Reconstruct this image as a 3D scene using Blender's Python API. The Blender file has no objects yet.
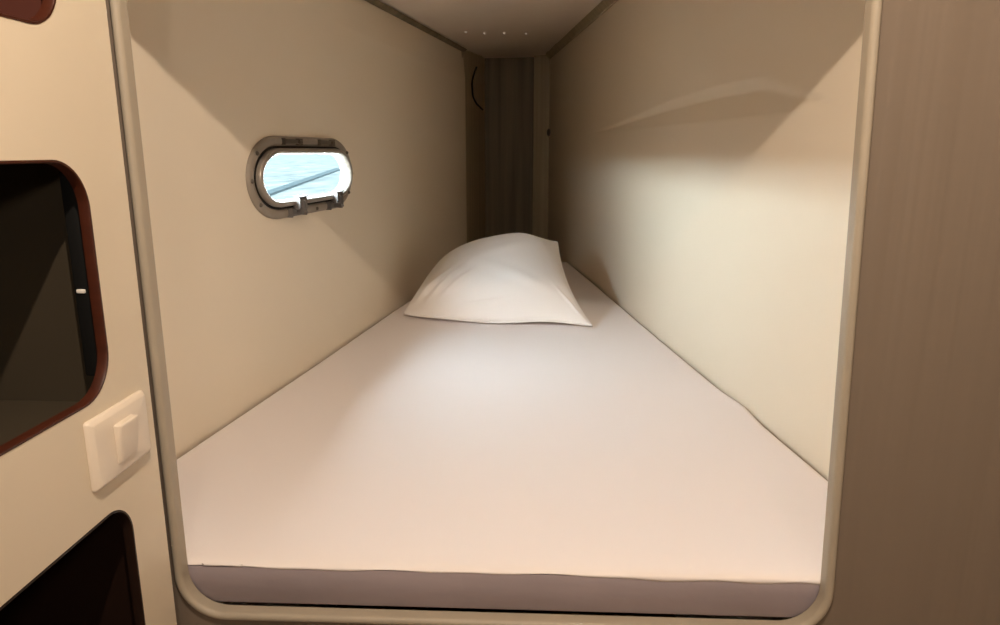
import bpy, bmesh, math, random
from mathutils import Vector, Matrix
C = bpy.context.scene.collection
SC = bpy.context.scene
R = math.radians
random.seed(4)

# ------------------------------------------------------------------ helpers
def mesh_obj(name, verts, faces, mat, parent=None, smooth=False, auto=None):
    me = bpy.data.meshes.new(name)
    me.from_pydata([tuple(v) for v in verts], [], faces)
    me.update()
    return link(name, me, mat, parent, smooth, auto)

def link(name, me, mat, parent=None, smooth=False, auto=None):
    o = bpy.data.objects.new(name, me)
    C.objects.link(o)
    for m in (mat if isinstance(mat, (list, tuple)) else [mat]):
        me.materials.append(m)
    if smooth:
        for p in me.polygons: p.use_smooth = True
    if auto is not None:
        for p in me.polygons: p.use_smooth = True
        bm = bmesh.new(); bm.from_mesh(me)
        for e in bm.edges:
            if len(e.link_faces) == 2 and e.calc_face_angle(0) > R(auto): e.smooth = False
        bm.to_mesh(me); bm.free()
    if parent: o.parent = parent
    return o

def bm_obj(name, bm, mat, parent=None, smooth=False, auto=None):
    bmesh.ops.recalc_face_normals(bm, faces=bm.faces[:])
    me = bpy.data.meshes.new(name); bm.to_mesh(me); bm.free()
    return link(name, me, mat, parent, smooth, auto)

def box(bm, x0, x1, y0, y1, z0, z1, bevel=0.0, seg=2, M=None):
    r = bmesh.ops.create_cube(bm, size=1)
    vs = r['verts']
    for v in vs:
        v.co = Vector(((x0+x1)/2 + v.co.x*(x1-x0), (y0+y1)/2 + v.co.y*(y1-y0), (z0+z1)/2 + v.co.z*(z1-z0)))
    if bevel:
        es = list({e for v in vs for e in v.link_edges})
        g = bmesh.ops.bevel(bm, geom=es, offset=bevel, segments=seg, profile=.5, affect='EDGES')
    if M is not None:
        for v in {v for v in bm.verts if v.tag is False}: pass
    return vs

def rrect(x0, x1, z0, z1, r, n=10, grow=0.0, rt=None):
    """rounded rectangle, counter-clockwise list of (a, b)"""
    x0 -= grow; x1 += grow; z0 -= grow; z1 += grow; r = max(.002, r+grow)
    r = min(r, (x1-x0)/2-1e-4, (z1-z0)/2-1e-4); t = r if rt is None else max(.002, rt+grow)
    out = []
    for cx, cz, a0, r in ((x1-r, z0+r, -90, r), (x1-t, z1-t, 0, t), (x0+t, z1-t, 90, t), (x0+r, z0+r, 180, r)):
        for k in range(n+1):
            a = R(a0 + 90*k/n); out.append((cx+r*math.cos(a), cz+r*math.sin(a)))
    return out

def loft(loops, close_ring=True, cap=False, wrap=False):
    """loops of 3-D points with equal counts -> verts, faces"""
    n = len(loops[0]); V = [p for l in loops for p in l]; Fc = []
    L = len(loops)
    for i in range(L if wrap else L-1):
        j = (i+1) % L
        for k in range(n if close_ring else n-1):
            k2 = (k+1) % n
            Fc.append((i*n+k, i*n+k2, j*n+k2, j*n+k))
    if cap:
        Fc.append(tuple(range(n-1, -1, -1))); Fc.append(tuple((L-1)*n+k for k in range(n)))
    return V, Fc

def loft_obj(name, loops, mat, parent=None, cap=False, wrap=False, auto=40):
    V, Fc = loft(loops, True, cap, wrap)
    me = bpy.data.meshes.new(name); me.from_pydata([tuple(v) for v in V], [], Fc); me.update()
    bm = bmesh.new(); bm.from_mesh(me); bmesh.ops.recalc_face_normals(bm, faces=bm.faces[:]); bm.to_mesh(me); bm.free()
    return link(name, me, mat, parent, auto=auto)

def plate_with_holes(bm, outer, holes, to3d, thick_vec):
    """flat plate with holes, given 2-D loops; thickness along thick_vec"""
    def ring(pts):
        vs = [bm.verts.new(to3d(*p)) for p in pts]
        return [bm.edges.new((vs[i], vs[(i+1) % len(vs)])) for i in range(len(vs))]
    es = ring(outer)
    for h in holes: es += ring(h)
    r = bmesh.ops.triangle_fill(bm, use_beauty=True, use_dissolve=False, edges=es)
    fs = [g for g in r['geom'] if isinstance(g, bmesh.types.BMFace)]
    ex = bmesh.ops.extrude_face_region(bm, geom=fs, use_keep_orig=True)
    bmesh.ops.translate(bm, vec=thick_vec, verts=[g for g in ex['geom'] if isinstance(g, bmesh.types.BMVert)])
    bmesh.ops.recalc_face_normals(bm, faces=bm.faces[:])

def tube(bm, pts, r, n=8):
    pts = [Vector(p) for p in pts]; rings = []
    for i, p in enumerate(pts):
        d = (pts[min(i+1, len(pts)-1)] - pts[max(i-1, 0)]).normalized()
        a = d.orthogonal().normalized() if i == 0 else (rings_a - d*rings_a.dot(d)).normalized()
        rings_a = a; b = d.cross(a)
        rings.append([bm.verts.new(p + (a*math.cos(2*math.pi*k/n)+b*math.sin(2*math.pi*k/n))*r) for k in range(n)])
    for i in range(len(rings)-1):
        for k in range(n): bm.faces.new((rings[i][k], rings[i][(k+1) % n], rings[i+1][(k+1) % n], rings[i+1][k]))
    bm.faces.new(rings[0][::-1]); bm.faces.new(rings[-1])

def thing(name, label, cat, loc=(0, 0, 0), group=None, kind=None):
    o = bpy.data.objects.new(name, None); C.objects.link(o); o.location = loc
    o.empty_display_size = .05
    return tag(o, label, cat, group, kind)
def tag(o, label=None, cat=None, group=None, kind=None):
    if label: o['label'] = label
    if cat: o['category'] = cat
    if group: o['group'] = group
    if kind: o['kind'] = kind
    return o
def struct(o, label=None, cat=None): return tag(o, label, cat, None, 'structure')

# ------------------------------------------------------------------ materials
def srgb(r, g, b):
    f = lambda c: c/12.92 if c <= .04045 else ((c+.055)/1.055)**2.4
    return (f(r/255), f(g/255), f(b/255), 1)

def mat(name, col, rough=.6, spec=.4, metal=0, noise=None, bump=None, sheen=0, coat=0):
    """noise=(scale xyz, strength) colour mottling; bump=(scale xyz, distance, strength)"""
    m = bpy.data.materials.new(name); m.use_nodes = True
    nt = m.node_tree; b = nt.nodes['Principled BSDF']
    b.inputs['Base Color'].default_value = col; b.inputs['Roughness'].default_value = rough
    b.inputs['Specular IOR Level'].default_value = spec; b.inputs['Metallic'].default_value = metal
    if sheen: b.inputs['Sheen Weight'].default_value = sheen
    if coat: b.inputs['Coat Weight'].default_value = coat
    if noise or bump:
        tc = nt.nodes.new('ShaderNodeTexCoord')
    def tex(sc, detail=3):
        mp = nt.nodes.new('ShaderNodeMapping'); mp.inputs['Scale'].default_value = sc
        n = nt.nodes.new('ShaderNodeTexNoise'); n.inputs['Scale'].default_value = 1; n.inputs['Detail'].default_value = detail
        nt.links.new(tc.outputs['Object'], mp.inputs[0]); nt.links.new(mp.outputs[0], n.inputs['Vector']); return n
    if noise:
        n = tex(noise[0]); mr = nt.nodes.new('ShaderNodeMapRange')
        mr.inputs['From Min'].default_value = .3; mr.inputs['From Max'].default_value = .7
        mr.inputs['To Min'].default_value = 1-noise[1]; mr.inputs['To Max'].default_value = 1+noise[1]
        mx = nt.nodes.new('ShaderNodeVectorMath'); mx.operation = 'SCALE'; mx.inputs[0].default_value = col[:3]
        nt.links.new(n.outputs['Fac'], mr.inputs['Value']); nt.links.new(mr.outputs[0], mx.inputs['Scale'])
        nt.links.new(mx.outputs[0], b.inputs['Base Color'])
    prev = None
    for bb in (bump or []):
        n = tex(bb[0], 4); bp = nt.nodes.new('ShaderNodeBump')
        bp.inputs['Distance'].default_value = bb[1]; bp.inputs['Strength'].default_value = bb[2]
        nt.links.new(n.outputs['Fac'], bp.inputs['Height'])
        if prev: nt.links.new(prev.outputs[0], bp.inputs['Normal'])
        prev = bp
    if prev: nt.links.new(prev.outputs[0], b.inputs['Normal'])
    return m

M_LINER = mat('cream_liner', (.755, .675, .55, 1), .55, .3, noise=((2, 2, 2), .015), bump=[((3, 3, 3), .01, .12), ((160, 160, 160), .0006, .15)])
M_CEIL = mat('ceiling_panel', (.82, .73, .64, 1), .6, .3, noise=((4, 4, 4), .02))
M_CABINET = mat('cream_laminate', (.68, .60, .475, 1), .42, .4, noise=((6, 6, 6), .012))
M_LIP = mat('beige_trim', (.36, .315, .25, 1), .45, .4, noise=((20, 20, 20), .03))
M_BULK = mat('taupe_bulkhead', (.190, .151, .118, 1), .5, .3, noise=((7, 7, .5), .065), bump=[((9, 9, .25), .02, .5), ((8, 8, 260), .0006, .12)])
M_MAHOG = mat('mahogany', srgb(66, 30, 17), .45, .3, noise=((9, 9, 60), .2))
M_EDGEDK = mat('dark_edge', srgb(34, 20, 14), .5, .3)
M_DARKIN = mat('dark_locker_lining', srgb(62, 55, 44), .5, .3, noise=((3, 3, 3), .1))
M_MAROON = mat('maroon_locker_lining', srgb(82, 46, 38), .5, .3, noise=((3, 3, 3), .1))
M_BLACK = mat('black_rubber', (.008, .008, .008, 1), .6, .2)
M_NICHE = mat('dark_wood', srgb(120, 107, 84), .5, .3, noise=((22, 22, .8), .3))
M_NICHEL = mat('brown_wood', srgb(172, 160, 132), .5, .3, noise=((40, 40, .8), .15))
M_SHEET = mat('white_sheet', (.81, .768, .775, 1), .85, .15, sheen=.15, bump=[((5, 5, 5), .02, .10), ((500, 500, 500), .0004, .2)])
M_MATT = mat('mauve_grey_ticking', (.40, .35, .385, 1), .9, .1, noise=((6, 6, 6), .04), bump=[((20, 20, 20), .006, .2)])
M_PILLOW = mat('white_pillowcase', (.88, .86, .86, 1), .8, .15, sheen=.15, bump=[((9, 9, 9), .012, .12), ((500, 500, 500), .0003, .2)])
M_SWITCH = mat('switch_plastic', (.76, .68, .58, 1), .28, .5)
M_PORT = mat('porthole_grey', (.27, .237, .20, 1), .5, .35, noise=((30, 30, 30), .05))
M_SASH = mat('porthole_metal', (.30, .27, .235, 1), .35, .5, metal=.3)
M_PLDARK = mat('dark_plastic', (.10, .085, .07, 1), .45, .4)
M_LATCH = mat('grey_plastic', (.16, .15, .145, 1), .4, .4)
M_WHITE = mat('white_plastic', (.85, .82, .76, 1), .3, .5)
M_STEEL = mat('steel', (.6, .58, .55, 1), .3, .5, metal=1)
M_CHROME = mat('chrome', (.9, .88, .85, 1), .12, .5, metal=1)
M_CORR = mat('corridor_cream', (.55, .48, .38, 1), .6, .3, noise=((4, 4, 4), .02))
M_FLOOR = mat('teak_floor', srgb(120, 78, 44), .45, .4, noise=((3, 40, 3), .2))
M_WATER = mat('harbour_water', (.0178, .0206, .0208, 1), .7, .0, noise=((.9, .28, .3), .30), bump=[((.6, .3, 1), .3, .4)])
M_DOCK = mat('pontoon_grey', (.0085, .0112, .0122, 1), .8, .0, noise=((2, 2, 2), .25))
M_HULLW = mat('white_hull', (.12, .125, .13, 1), .5, .2)

def glass_mat():
    m = bpy.data.materials.new('porthole_glass'); m.use_nodes = True; nt = m.node_tree
    nt.nodes.clear(); out = nt.nodes.new('ShaderNodeOutputMaterial')
    t = nt.nodes.new('ShaderNodeBsdfTransparent'); t.inputs[0].default_value = (.90, .96, .97, 1)
    g = nt.nodes.new('ShaderNodeBsdfGlossy'); g.inputs['Roughness'].default_value = .02
    lw = nt.nodes.new('ShaderNodeLayerWeight')                        # facing is the same on both sides of the pane
    pw = nt.nodes.new('ShaderNodeMath'); pw.operation = 'POWER'; pw.inputs[1].default_value = 5
    f = nt.nodes.new('ShaderNodeMath'); f.operation = 'MULTIPLY_ADD'; f.inputs[1].default_value = .5; f.inputs[2].default_value = .02
    lw.inputs['Blend'].default_value = .5
    nt.links.new(lw.outputs['Facing'], pw.inputs[0]); nt.links.new(pw.outputs[0], f.inputs[0])
    mx = nt.nodes.new('ShaderNodeMixShader')
    nt.links.new(f.outputs[0], mx.inputs[0]); nt.links.new(t.outputs[0], mx.inputs[1]); nt.links.new(g.outputs[0], mx.inputs[2])
    nt.links.new(mx.outputs[0], out.inputs[0]); return m
M_GLASS = glass_mat()
def emis(name, col, s):
    m = bpy.data.materials.new(name); m.use_nodes = True; b = m.node_tree.nodes['Principled BSDF']
    b.inputs['Emission Color'].default_value = col; b.inputs['Emission Strength'].default_value = s; return m
M_DOT = emis('pale_dot_glow', (1, .84, .68, 1), .24)
M_FILL = emis('fill_diffuser', (1, .84, .68, 1), 8)
M_LAMP = emis('lamp_lens', (1, .75, .48, 1), 6)

# ------------------------------------------------------------------ plan of the berth (mattress top is z = 0)
FLOOR_Z = -.78
def wl(y): return -.665 + (-.48+.665)/(2.632-1.233)*(y-1.233)      # hull side (x of the left lining at y)
def wr(y): return .526 + (.233-.526)/(3.376-1.204)*(y-1.204)       # x of the right lining at y
LEFT_END, RIGHT_END, BACK_Y = 3.70, 4.38, 4.42
OX0, OX1, OZ0, OZ1, OR = -.473, .3905, -.0575, .945, .056             # clear opening in the bulkhead
BY0, BY1 = .852, .864                                               # bulkhead thickness
CEIL_L, CEIL_R = 1.03, 1.137

def taper(x, z): return x - .030*z*max(0, min(1, (x-OX0)/(OX1-OX0)))      # the right jamb leans in towards the top

# ------------------------------------------------------------------ left lining with the porthole hole, and its cove
ldir = Vector((wl(2)-wl(1), 1, 0)).normalized(); lnorm = Vector((ldir.y, -ldir.x, 0))   # lnorm points into the berth
P0 = Vector((wl(0), 0, 0))
def lpos(s, z, n=0):            # s is the y coordinate along the wall, n distance into the berth
    return Vector((wl(s), s, z)) + lnorm*n
PS0, PS1, PZ0, PZ1 = 1.565, 2.125, .424, .582                       # hole
def oval(g):                      # rounded outline with long soft ends
    s0, s1, z0, z1 = PS0-g, PS1+g, PZ0-g, PZ1+g
    rs, rz = .118+g, min(.079+g, (z1-z0)/2-1e-4); out = []
    for cs, cz, a0 in ((s1-rs, z0+rz, -90), (s1-rs, z1-rz, 0), (s0+rs, z1-rz, 90), (s0+rs, z0+rz, 180)):
        for k in range(15):
            a = R(a0+90*k/14); out.append((cs+rs*math.cos(a), cz+rz*math.sin(a)))
    return out
hole = oval(0)
bm = bmesh.new()
plate_with_holes(bm, [(.88, FLOOR_Z), (LEFT_END, FLOOR_Z), (LEFT_END, .915), (.88, .915)], [hole], lambda s, z: lpos(s, z), -lnorm*.016)
# the cove: a band under the ceiling leaning slightly inwards
def prism(bm, quads, vec):
    vs = [bm.verts.new(q) for q in quads]; f = bm.faces.new(vs)
    ex = bmesh.ops.extrude_face_region(bm, geom=[f], use_keep_orig=True)
    bmesh.ops.translate(bm, vec=vec, verts=[g for g in ex['geom'] if isinstance(g, bmesh.types.BMVert)])
prism(bm, [lpos(.88, .915), lpos(LEFT_END, .915), lpos(LEFT_END, 1.09, -.014), lpos(.88, 1.09, -.014)], -lnorm*.05)
struct(bm_obj('wall_left', bm, M_LINER, auto=30), 'cream lined hull side with an oval porthole', 'wall')

# ------------------------------------------------------------------ right lining: gently bulged sheet with one horizontal welt
NS, rows = 90, []
zs = [FLOOR_Z, -.2, -.05, .05, .2, .35, .45, .55, .60] + [.62, .63, .638] + [.640+.003*k for k in range(33)] + [.79, .85, .95, 1.05, 1.2]
rdir = Vector((wr(2)-wr(1), 1, 0)).normalized(); rnorm = Vector((-rdir.y, rdir.x, 0))
def welt(s, z):
    g = max(0, min(1, (3.35-s)/1.6)); g = g*g*(3-2*g)*max(0, min(1, (s-1.28)/.32))   # grows towards the doorway
    zb = .638; zm = zb+.004+.050*g; zt = zm+.026*g; h = -.019*g       # a shallow groove: lower edge, deepest line, upper edge
    if g <= 0 or z <= zb or z >= zt: return 0
    return h*(z-zb)/(zm-zb) if z < zm else h*(zt-z)/(zt-zm)
V = []; 
for z in zs:
    for i in range(NS+1):
        s = .88 + (RIGHT_END-.88)*i/NS
        V.append(Vector((wr(s), s, z)) + rnorm*welt(s, z))
nv = len(V)
for z in zs:
    for i in range(NS+1):
        s = .88 + (RIGHT_END-.88)*i/NS
        V.append(Vector((wr(s), s, z)) - rnorm*.03)
Fc = []
W = NS+1
for j in range(len(zs)-1):
    for i in range(NS):
        a = j*W+i; Fc.append((a, a+1, a+1+W, a+W)); Fc.append((nv+a, nv+a+W, nv+a+1+W, nv+a+1))
for j in range(len(zs)-1):
    for i in (0, NS):
        a = j*W+i; Fc.append((a, a+W, nv+a+W, nv+a))
o = mesh_obj('wall_right', V, Fc, M_LINER, auto=50)
struct(o, 'cream lined inner side of the berth with a shallow horizontal welt', 'wall')

# ------------------------------------------------------------------ end of the berth: dark niche
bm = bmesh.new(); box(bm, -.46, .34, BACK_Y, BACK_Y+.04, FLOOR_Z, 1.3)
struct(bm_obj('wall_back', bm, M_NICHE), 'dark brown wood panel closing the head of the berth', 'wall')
bm = bmesh.new()
prism(bm, [(-.350, LEFT_END-.03, FLOOR_Z), (-.285, BACK_Y+.02, FLOOR_Z), (-.285, BACK_Y+.02, 1.15), (-.350, LEFT_END-.03, 1.15)], (-.09, 0, 0))
struct(bm_obj('trim_1', bm, M_NICHEL), 'brown side panel between the lining and the dark end panel', 'trim')
bm = bmesh.new()
box(bm, .004, .145, BACK_Y-.04, BACK_Y+.005, FLOOR_Z, 1.2, .004)
struct(bm_obj('trim_2', bm, M_NICHEL, auto=30), 'brown upright batten in the end corner', 'trim')

# ceiling of the berth, following both linings
def interp(y, P):
    for (a, va), (b, vb) in zip(P, P[1:]):
        if y <= b: return va+(vb-va)*(max(y, a)-a)/(b-a)
    return P[-1][1]
def cl(y): return interp(y, [(.8, 1.03), (2.4, 1.03), (3.7, 1.05), (4.42, 1.10)])
def cr_(y): return interp(y, [(.8, 1.137), (3.0, 1.137), (4.3, 1.125), (4.42, 1.11)])
loops = []
for y in (.86, 1.6, 2.4, 3.0, 3.7, 4.0, 4.3, 4.48):
    xl = wl(min(y, 3.7))-.06; xr = wr(min(y, 4.0))+.05
    loops.append([(xl, y, cl(y)), (xr, y, cr_(y)), (xr, y, cr_(y)+.06), (xl, y, cl(y)+.06)])
struct(loft_obj('ceiling', loops, M_CEIL, cap=True), 'smooth low cream ceiling panel over the berth', 'ceiling')
# dark batten along the right ceiling edge
L1 = []
for y in (.90, 2.4, 4.36):
    x = wr(y)-.002; z = cr_(y)-.004
    L1.append([(x-.030, y, z+.004), (x+.006, y, z+.004), (x+.006, y, z-.026), (x-.008, y, z-.026)])
struct(loft_obj('trim_3', L1, M_NICHEL, cap=True), 'dark batten along the right ceiling edge', 'trim')

L1 = []  # dark strip standing in for the shade along the left ceiling edge
for y in (.90, 2.4, 3.69):
    x = wl(y)-.012; z = cl(y)-.001
    L1.append([(x-.004, y, z+.004), (x+.026, y, z+.004), (x+.016, y, z-.006), (x-.004, y, z-.008)])
struct(loft_obj('shade_strip', L1, M_NICHE, cap=True), 'slim brown strip in place of the shade along the left ceiling edge', 'trim')
# four tiny pale dots in the ceiling, given a faint glow
def ceil_z(x, y): return cl(y) + (cr_(y)-cl(y))*(x-(wl(y)-.06))/((wr(y)+.05)-(wl(y)-.06))
stud = None
pos = [(-.302, 'first from the hull side'), (-.220, 'second from the hull side'), (-.131, 'third from the hull side'), (-.034, 'nearest the inner side')]
for i, (x, w) in enumerate(pos):
    if stud is None:
        bm = bmesh.new()
        bmesh.ops.create_uvsphere(bm, u_segments=12, v_segments=8, radius=.0055)
        for v in bm.verts: v.co.z *= .85
        o = stud = bm_obj('pale_dot', bm, M_DOT, smooth=True)
    else:
        o = stud.copy(); C.objects.link(o)
    py = (3.23, 3.32, 3.39, 3.49)[i]; x *= py/3.36
    o.location = (x, py, ceil_z(x, py)-.001)
    tag(o, 'tiny pale glowing dot in the berth ceiling, ' + w, 'light', 'pale dots in the berth ceiling')

# cord looped on the niche side and the little knob on the right lining's end
bm = bmesh.new()
pts = []
for k in range(15):
    t = k/14; pts.append((-.320+.050*max(0, t-.55)/.45*.9+.030*max(0, 1-t*3)**2, 3.82+.22*t, .985-.23*t**.85 + (.03*(t-.7)/.3 if t > .7 else 0)))
tube(bm, pts, .005, 8)
tag(bm_obj('cord', bm, M_BLACK, smooth=True), 'thin dark cord hanging in a loop beside the dark end panel', 'cord')
bm = bmesh.new()
bmesh.ops.create_uvsphere(bm, u_segments=14, v_segments=10, radius=.022)
for v in bm.verts: v.co.x *= .55
o = bm_obj('knob', bm, M_PLDARK, smooth=True); o.location = (wr(4.34)-.008, 4.34, .672)
tag(o, 'small dark round bumper knob at the end of the right lining', 'knob')

# ------------------------------------------------------------------ bulkhead with the doorway, and its rounded lip
bm = bmesh.new()
plate_with_holes(bm, [(-.95, FLOOR_Z), (1.02, FLOOR_Z), (1.02, 1.52), (-.95, 1.52)],
                 [[(taper(x, z), z) for x, z in rrect(OX0, OX1, OZ0, OZ1, OR, 10, .008, .016)]], lambda x, z: Vector((x, BY0, z)), Vector((0, BY1-BY0, 0)))
struct(bm_obj('wall_front', bm, M_BULK), 'taupe bulkhead framing the berth opening', 'wall')
loops = []
for g, y in ((.0115, BY0+.004), (.0115, .850), (.0100, .847), (.0075, .845), (.0035, .8455), (.0006, .848), (0, .852), (0, BY1+.002), (.008, BY1+.002)):
    loops.append([Vector((taper(x, z), y, z)) for x, z in rrect(OX0, OX1, OZ0, OZ1, OR, 12, g, .016)])
struct(loft_obj('trim_4', loops, M_LIP, auto=60), 'beige rounded lip around the berth opening', 'trim')

# ------------------------------------------------------------------ mattress, sheet, pillow
def ml(y):
    if y < .9: return OX0-.022
    return wl(y)+.006
def mr(y):
    if y < .9: return OX1+.022
    d = .006
    return wr(y)-d + .006*math.exp(-((y-1.53)/.07)**2)
ZB = -.0573
loops = []
YS = [.868, .873, .885, .899, .902, .95, 1.0, 1.1, 1.2, 1.35, 1.5, 1.8, 2.1, 2.5, 2.9, 3.3, 3.66]
for i, y in enumerate(YS):
    ins = .004 if i == 0 else 0
    lp = rrect(ml(y)+ins, mr(y)-ins, ZB+ins, -.003, .02, 6)
    # bottom corners follow the lip
    r = .056
    x0, x1, z0, z1 = ml(y)+ins, mr(y)-ins, ZB+ins, (.001 if y < .9 else -.003)
    pts = []
    for cx, cz, a0, rx, rz in ((x1-.056, z0+.048, -90, .056, .048), (x1-.004, z1-.004, 0, .004, .004), (x0+.004, z1-.004, 90, .004, .004), (x0+.056, z0+.048, 180, .056, .048)):
        for k in range(9):
            a = R(a0+90*k/8); pts.append(Vector((cx+rx*math.cos(a), y, cz+rz*math.sin(a))))
    loops.append(pts)
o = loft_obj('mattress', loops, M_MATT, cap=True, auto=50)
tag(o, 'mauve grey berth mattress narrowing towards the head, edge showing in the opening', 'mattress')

hem = lambda x: .0032 - .0065*(x+.46)/.85 + .0016*math.sin(11*x+1.6) + .0014*math.sin(27*x+.4) + .0010*math.sin(57*x) + .0030*math.exp(-((x-.37)/.03)**2)
NX = 120
V = []; rowsY = []
front = [(.8677, 'h'), (.8672, .55), (.8676, .2), (.8695, -.0002), (.8740, .0018), (.884, .0027), (.8985, .003), (.902, .003), (.915, .003)]
ys = front + [(.93+ (3.655-.93)*(k/110.)**1.25, .003) for k in range(111)]
for y, z in ys:
    a, b = ml(y), mr(y)
    for i in range(NX+1):
        t = i/NX
        t2 = .5-.5*math.cos(math.pi*t); t = .6*t+.4*t2
        x = a+(b-a)*t
        if z == 'h': zz = hem(x)
        elif y < .868: zz = .004+(hem(x)-.004)*z
        else:
            zz = z + .004*max(0, min(1, (1.0-y)/.1))
            zz += .0022*math.sin(5*x+2.3*y)*math.sin(2.1*y+1) * min(1, (y-.86)/.25) + .0018*min(1, (y-.86)/.2)
            e = min(x-a, b-x)
            if y > .92: zz -= .006*max(0, 1-e/.012)**2
            if y > .92: zz += .0045*math.exp(-((y-1.54)/.08)**2)*math.exp(-((b-x)/.02)**2)
        yy = y + (.0016*math.sin(14*x)+.001*math.sin(37*x+1) if False else 0)
        V.append((x, yy, zz))
W = NX+1
Fc = [(j*W+i, j*W+i+1, (j+1)*W+i+1, (j+1)*W+i) for j in range(len(ys)-1) for i in range(NX)]
o = mesh_obj('bed_sheet', V, Fc, M_SHEET, smooth=True)
md = o.modifiers.new('thickness', 'SOLIDIFY'); md.thickness = .0015; md.offset = -1
tag(o, 'white sheet stretched over the mattress with a wavy front hem', 'sheet')

# pillow: seam outline through four corners, pushed out above, flat below
FL, FR = Vector((-.437, 2.380, .016)), Vector((.197, 2.245, .014))
BR, BL = Vector((.098, 2.72, .224)), Vector((-.345, 2.80, .150))
def curve(a, b, bow, sag, t):
    p = a.lerp(b, t); k = 4*t*(1-t)
    return p + bow*k + Vector((0, 0, sag*k))
def seam(u, v):  # u left-right 0..1, v front-back 0..1
    f = lambda t: curve(FL, FR, Vector((.01, -.034, 0)), .003+.006*math.sin(2*math.pi*t*1.5+.6), t) + Vector((0, -.020*math.sin(2*math.pi*t)-.008*math.sin(4*math.pi*t), 0))
    bk = lambda t: curve(BL, BR, Vector((0, -.01, 0)), .035, t)
    lf = lambda t: curve(FL, BL, Vector((.0, 0, 0)), .012, t)
    rt = lambda t: curve(FR, BR, Vector((-.020, 0, 0)), -.012, t)
    S = f(u)*(1-v)+bk(u)*v + lf(v)*(1-u)+rt(v)*u
    S -= FL*(1-u)*(1-v)+FR*u*(1-v)+BL*(1-u)*v+BR*u*v
    return S
NU = NV = 120
V, idx = [], {}
def bulge(u, v):
    a = max(0, 1-(2*u-1)**2); b = max(0, 1-(2*v-1)**2)
    return (a*b)**.55 + .13*math.exp(-((u-.74)/.2)**2-((v-.85)/.2)**2)*min(1, 3*a*b)
def folds(u, v):
    h = 0
    for (u0, v0, ang, w, L, amp) in ((.13, .24, 62, .020, .15, .016), (.20, .24, 60, .020, .15, .018), (.27, .22, 55, .018, .12, .013), (.08, .16, 55, .018, .10, .010),
                                   (.40, .07, 12, .015, .12, .005), (.93, .13, 115, .012, .10, .006), (.62, .30, 150, .05, .25, .005), (.55, .6, 30, .06, .25, .004)):
        c, s = math.cos(R(ang)), math.sin(R(ang)); du, dv = u-u0, v-v0
        al = du*c+dv*s; ac = -du*s+dv*c
        h += amp*math.exp(-(ac/w)**2-(al/L)**2)
    return h
def add(key, co): idx[key] = len(V); V.append(co)
for i in range(NU+1):
    for j in range(NV+1):
        u, v = i/NU, j/NV
        u = .5-.5*math.cos(math.pi*u)*(.55) - .225*(1-2*u); v = .5-.5*math.cos(math.pi*v)*.55 - .225*(1-2*v)
        S = seam(u, v); B = bulge(u, v)
        edge = min(1, B*3)
        add((i, j, 0), S + Vector((0, -.015*B,   .088*B + 1.0*folds(u, v)*edge)))
        if 0 < i < NU and 0 < j < NV:
            S2 = S.copy(); k = min(1, B*2.2)
            S2.z = S.z*(1-k) + .0095*k
            S2.x += (.0)*k
            add((i, j, 1), S2)
        else:
            idx[(i, j, 1)] = idx[(i, j, 0)]
Fc = []
for i in range(NU):
    for j in range(NV):
        Fc.append((idx[(i, j, 0)], idx[(i+1, j, 0)], idx[(i+1, j+1, 0)], idx[(i, j+1, 0)]))
        Fc.append((idx[(i, j, 1)], idx[(i, j+1, 1)], idx[(i+1, j+1, 1)], idx[(i+1, j, 1)]))
pil = mesh_obj('pillow', V, Fc, M_PILLOW, smooth=True)
tag(pil, 'plump white pillow lying at the narrow head of the berth', 'pillow')
# stitched hem along the seam
bm = bmesh.new()
ring = [seam(t/30, 0) for t in range(30)] + [seam(1, t/30) for t in range(30)] + [seam(1-t/30, 1) for t in range(30)] + [seam(0, 1-t/30) for t in range(31)]
tube(bm, ring, .0035, 6)
bm_obj('piping', bm, M_PILLOW, pil, smooth=True)

# ------------------------------------------------------------------ porthole
win = struct(thing('window_1', 'oval grey framed porthole in the left lining', 'window', lpos(1.875, .5)), )
WO = win.location.copy()
def pp(s, z, n): return lpos(s, z, n) - WO
def ring_loops(spec):
    out = []
    for g, n in spec:
        out.append([pp(s, z, n) for s, z in oval(g)])
    return out
loft_obj('window_frame', ring_loops([(.017, -.002), (.0175, .004), (.015, .008), (.010, .0095), (0.002, .0095), (-.004, .008), (-.006, .004), (-.006, -.018), (.012, -.018)]), M_PORT, win, auto=50)
loft_obj('gasket', ring_loops([(-.0055, .004), (-.0055, .0085), (-.011, .0085), (-.011, .004)]), M_BLACK, win, wrap=True, auto=50)
loft_obj('window_sash', ring_loops([(-.0115, -.012), (-.0105, .014), (-.012, .020), (-.016, .023), (-.021, .022), (-.024, .018), (-.024, -.012)]), M_SASH, win, wrap=True, auto=50)
pane = loft_obj('window_pane', [[pp(s, z, n) for s, z in oval(-.022)] for n in (.010, .0135)], M_GLASS, win, cap=True, auto=50)
for s in (1.755, 1.985):                                            # swing latches at the foot of the sash
    bm = bmesh.new()
    b0 = PZ0+.008
    for (s0, s1, z0, z1, n0, n1) in ((s-.020, s+.020, b0-.004, b0+.024, .022, .030), (s-.038, s+.038, PZ0-.014, PZ0+.002, .008, .018), (s-.009, s+.009, PZ0-.008, b0+.014, .012, .034)):
        r = bmesh.ops.create_cube(bm, size=1)
        for v in r['verts']:
            v.co = pp((s0+s1)/2+v.co.x*(s1-s0), (z0+z1)/2+v.co.z*(z1-z0), (n0+n1)/2+v.co.y*(n1-n0))
        bmesh.ops.bevel(bm, geom=list({e for v in r['verts'] for e in v.link_edges}), offset=.003, segments=2, affect='EDGES')
    bm_obj('latch', bm, M_LATCH, win, auto=30)
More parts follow.
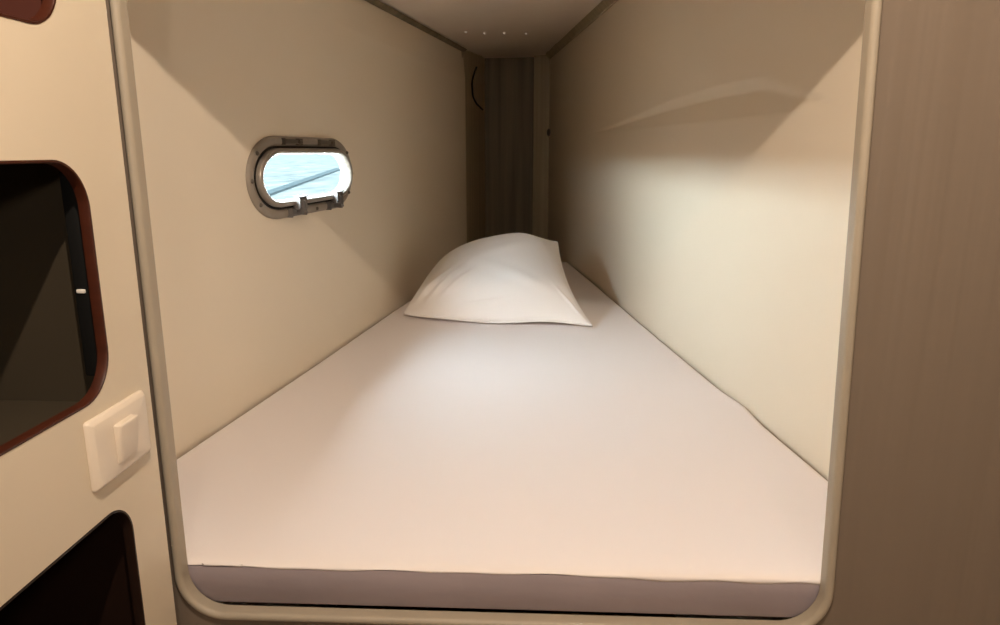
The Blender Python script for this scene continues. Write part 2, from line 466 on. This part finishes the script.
for s in (1.745, 1.945):                                            # hinge lugs on the top flange
    bm = bmesh.new()
    for (s0, s1, m) in ((s-.036, s+.036, 0), (s+.042, s+.056, 0)):
        r = bmesh.ops.create_cube(bm, size=1)
        for v in r['verts']:
            v.co = pp((s0+s1)/2+v.co.x*(s1-s0), PZ1+.005+v.co.z*.011, .012+v.co.y*.008)
        bmesh.ops.bevel(bm, geom=list({e for v in r['verts'] for e in v.link_edges}), offset=.002, segments=2, affect='EDGES')
    bm_obj('hinge', bm, M_PLDARK, win, auto=30)
scr = None
for s, z in ((PS0-.008, .50), (PS0+.022, PZ1-.022), (PS0+.022, PZ0+.022), (PS1+.008, .50), (PS1-.022, PZ1-.022), (PS1-.022, PZ0+.022), (1.88, PZ0-.008)):
    if scr is None:
        bm = bmesh.new(); bmesh.ops.create_uvsphere(bm, u_segments=10, v_segments=6, radius=.005)
        scr = o = bm_obj('screw', bm, M_PLDARK, win, smooth=True)
    else:
        o = scr.copy(); C.objects.link(o); o.parent = win
    o.location = pp(s, z, .0095)

# ------------------------------------------------------------------ storage locker front on the left
X = -.477
cab = thing('storage_cabinet', 'cream laminate locker front with rounded red-brown edged cutouts beside the berth', 'cabinet', (X, .3, FLOOR_Z))
CO = cab.location.copy()
CUT = [(.36, .745, .683, .985, .050), (.36, .753, .297, .556, .052), (.36, .758, -.22, .162, .042)]
PY1 = .829
bm = bmesh.new()
holes = [rrect(y0, y1, z0, z1, r, 10) for y0, y1, z0, z1, r in CUT]
plate_with_holes(bm, [(-1.1, FLOOR_Z), (PY1, FLOOR_Z), (PY1, 1.5), (-1.1, 1.5)], holes, lambda y, z: Vector((X, y, z))-CO, Vector((-.009, 0, 0)))
fp = bm_obj('front_panel', bm, M_CABINET, cab)
for y0, y1, z0, z1, r in CUT:
    loops = [[Vector((X+dx, y, z))-CO for y, z in rrect(y0, y1, z0, z1, r, 12, g)] for g, dx in ((.0005, .0006), (-.002, .0008), (-.003, -.001), (-.003, -.0105), (.0005, -.0105))]
    o = loft_obj('edge_lipping', loops, M_EDGEDK if z1 < .2 else M_MAHOG, cab, wrap=True, auto=50); o['label'] = 'dark brown edge of the lowest cutout' if z1 < .2 else 'red-brown wooden edge of a cutout'
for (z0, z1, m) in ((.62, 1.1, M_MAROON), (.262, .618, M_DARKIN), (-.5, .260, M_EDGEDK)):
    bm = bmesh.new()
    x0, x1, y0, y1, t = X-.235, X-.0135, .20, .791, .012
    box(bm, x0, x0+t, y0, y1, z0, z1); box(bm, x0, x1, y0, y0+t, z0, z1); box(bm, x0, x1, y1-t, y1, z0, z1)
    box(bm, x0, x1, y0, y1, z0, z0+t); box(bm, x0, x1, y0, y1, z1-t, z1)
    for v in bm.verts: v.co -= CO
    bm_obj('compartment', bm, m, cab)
bm = bmesh.new()  # plain black upright bar just behind the middle cutout's edge
box(bm, X-.034, X-.0112, .7585, .778, .312, .545, .003)
for v in bm.verts: v.co -= CO
ss = bm_obj('black_strip', bm, M_BLACK, cab, auto=30); ss['label'] = 'black upright strip inside the middle cutout'
bm = bmesh.new(); box(bm, X-.030, X-.0200, .7563, .7595, .410, .4145, .001)
for v in bm.verts: v.co -= CO
cl = bm_obj('clip', bm, M_WHITE, cab, auto=30); cl['label'] = 'small white clip on the black strip'

# light switch
sw = thing('light_switch', 'cream double light switch plate with one rocker on the locker front', 'light switch', (X, .755, .241))
def plate_loops(y0, y1, z0, z1, r, spec):
    return [[Vector((dx, y-.75, z-.241)) for y, z in rrect(y0, y1, z0, z1, r, 5, g)] for g, dx in spec]
loft_obj('switch_plate', plate_loops(.688, .801, .200, .281, .004, [(0, .0003), (0, .0035), (-.0006, .0045), (-.0045, .0085), (-.006, .009), (-.02, .009)]), M_SWITCH, sw, cap=True, auto=35)
V = plate_loops(.726, .763, .217, .264, .002, [(.0, .0092), (0, .0105), (-.0012, .0122), (-.004, .0127)])
for l in V[1:]:
    for p in l: p.x += .006*(p.z+.024)/.045 if p.z > -.03 else 0
loft_obj('rocker', V, M_SWITCH, sw, cap=True, auto=35)

# ------------------------------------------------------------------ the passage the photograph is taken from
bm = bmesh.new(); box(bm, -1.0, 1.1, -1.2, 4.6, FLOOR_Z-.03, FLOOR_Z)
struct(bm_obj('floor', bm, M_FLOOR), 'brown wooden sole of the passage', 'floor')
bm = bmesh.new(); box(bm, -1.0, 1.1, -1.2, 4.6, 1.5, 1.53)
struct(bm_obj('ceiling_passage', bm, M_CORR), 'cream headlining of the passage', 'ceiling')
bm = bmesh.new(); box(bm, 1.0, 1.03, -1.2, .90, FLOOR_Z, 1.5)
struct(bm_obj('wall_passage', bm, M_CORR), 'cream side of the passage opposite the locker', 'wall')
bm = bmesh.new(); box(bm, -1.0, 1.1, -1.2, -1.1, FLOOR_Z, 1.5)
struct(bm_obj('wall_rear', bm, M_CORR), 'cream end of the passage behind the viewer', 'wall')
bm = bmesh.new(); box(bm, -1.0, -.95, -1.2, .90, FLOOR_Z, 1.5)
struct(bm_obj('wall_locker', bm, M_CORR), 'hull side behind the locker', 'wall')

# small swivel downlight over the doorway
LP = Vector((-.03, .18, 1.30))
lamp = thing('ceiling_spotlight', 'small swivelling spotlight on the passage headlining above the opening', 'lamp', (LP.x, LP.y, 1.5))
bm = bmesh.new(); bmesh.ops.create_cone(bm, cap_ends=True, segments=28, radius1=.04, radius2=.036, depth=.012)
for v in bm.verts: v.co.z -= .006
bm_obj('base', bm, M_STEEL, lamp, auto=40)
ax = Vector((0, .70, -.72)).normalized(); q = Vector((0, 0, -1)).rotation_difference(ax).to_matrix().to_4x4()
bm = bmesh.new(); bmesh.ops.create_cone(bm, cap_ends=True, segments=28, radius1=.026, radius2=.020, depth=.034)
for v in bm.verts: v.co = (q @ (v.co + Vector((0, 0, .024)))) + LP - lamp.location
bm_obj('lamp_head', bm, M_STEEL, lamp, auto=40)
bm = bmesh.new(); bmesh.ops.create_cone(bm, cap_ends=True, segments=28, radius1=.016, radius2=.016, depth=.002)
for v in bm.verts: v.co = (q @ (v.co + Vector((0, 0, .0055)))) + LP - lamp.location
bm_obj('lens', bm, M_LAMP, lamp, auto=40)
ld = bpy.data.lights.new('spotlight_bulb', 'SPOT'); ld.energy = 47; ld.color = (1, .81, .63); ld.shadow_soft_size = .009
ld.spot_size = R(165); ld.spot_blend = .35
lo = bpy.data.objects.new('spotlight_bulb', ld); C.objects.link(lo); lo.location = LP + ax*.004
lo.rotation_euler = ax.to_track_quat('-Z', 'Y').to_euler()

# unseen fill lamp added behind the camera to brighten the far berth
WP = Vector((.25, -1.03, .86))
fill_obj = thing('fill_lamp', 'round opal fill lamp added unseen on the end wall of the passage', 'lamp', (WP.x, -1.1, WP.z))
bm = bmesh.new(); bmesh.ops.create_cone(bm, cap_ends=True, segments=32, radius1=.075, radius2=.07, depth=.02, matrix=Matrix.Rotation(R(-90), 4, 'X'))
for v in bm.verts: v.co.y += .010
bm_obj('base', bm, M_WHITE, fill_obj, auto=40)
bm = bmesh.new(); bmesh.ops.create_uvsphere(bm, u_segments=28, v_segments=14, radius=.062)
for v in bm.verts: v.co.y = max(0, v.co.y)*.45 + .0201
bm_obj('diffuser', bm, M_FILL, fill_obj, smooth=True)
l2 = bpy.data.lights.new('fill_lamp_bulb', 'AREA'); l2.shape = 'DISK'; l2.size = .12; l2.energy = 6.5; l2.color = (1, .84, .68)
o2 = bpy.data.objects.new('fill_lamp_bulb', l2); C.objects.link(o2); o2.location = (WP.x, -1.049, WP.z); o2.rotation_euler = (R(90), 0, 0)

# ------------------------------------------------------------------ harbour outside the porthole
bm = bmesh.new()
vs = [bm.verts.new(p) for p in ((-400, -200, -1.3), (-1.6, -200, -1.3), (-1.6, 500, -1.3), (-400, 500, -1.3))]; bm.faces.new(vs)
o = bm_obj('water', bm, M_WATER); struct(o, 'pale glaring harbour water outside the porthole', 'water')
bm = bmesh.new()
a, b = Vector((-11.6, 31.3, -1.3)), Vector((-20.6, 77, -1.3)); d = (b-a).normalized(); n = Vector((-d.y, d.x, 0))
a = a - d*5
pts = [a-n*.24, a+n*.24, b+n*.42, b-n*.42]
prism(bm, pts, (0, 0, .10))
o = bm_obj('pontoon', bm, M_DOCK)
tag(o, 'long grey pontoon crossing the water outside the porthole', 'pontoon')

# ------------------------------------------------------------------ sky
w = bpy.data.worlds.new('World'); SC.world = w; w.use_nodes = True
nt = w.node_tree; bg = nt.nodes['Background']
tc = nt.nodes.new('ShaderNodeTexCoord'); sx = nt.nodes.new('ShaderNodeSeparateXYZ'); cr = nt.nodes.new('ShaderNodeValToRGB')
nt.links.new(tc.outputs['Generated'], sx.inputs[0]); nt.links.new(sx.outputs['Z'], cr.inputs[0])
cr.color_ramp.elements[0].position = .0; cr.color_ramp.elements[0].color = (.95, .98, 1, 1)
cr.color_ramp.elements[1].position = .6; cr.color_ramp.elements[1].color = (.90, .95, 1, 1)
nt.links.new(cr.outputs[0], bg.inputs['Color']); bg.inputs['Strength'].default_value = 60
pd = bpy.data.lights.new('porthole_daylight', 'AREA'); pd.shape = 'RECTANGLE'; pd.size = PS1-PS0+.06; pd.size_y = PZ1-PZ0+.06
pd.cycles.is_portal = True
po = bpy.data.objects.new('porthole_daylight', pd); C.objects.link(po); po.location = lpos((PS0+PS1)/2, (PZ0+PZ1)/2, -.022)
po.rotation_euler = lnorm.to_track_quat('-Z', 'Z').to_euler()

# ------------------------------------------------------------------ camera
cd = bpy.data.cameras.new('camera'); cd.sensor_width = 36; cd.lens = 711/1000*36; cd.clip_start = .02; cd.clip_end = 1000
co = bpy.data.objects.new('camera', cd); C.objects.link(co); co.location = (0, 0, .565)
co.rotation_euler = (R(90-12.8), 0, R(2.55)); SC.camera = co

SC.view_settings.view_transform = 'Standard'; SC.view_settings.look = 'None'
SC.view_settings.gamma = 1; SC.view_settings.use_curve_mapping = False; SC.view_settings.exposure = .10

SC.cycles.diffuse_bounces = 10; SC.cycles.max_bounces = 16
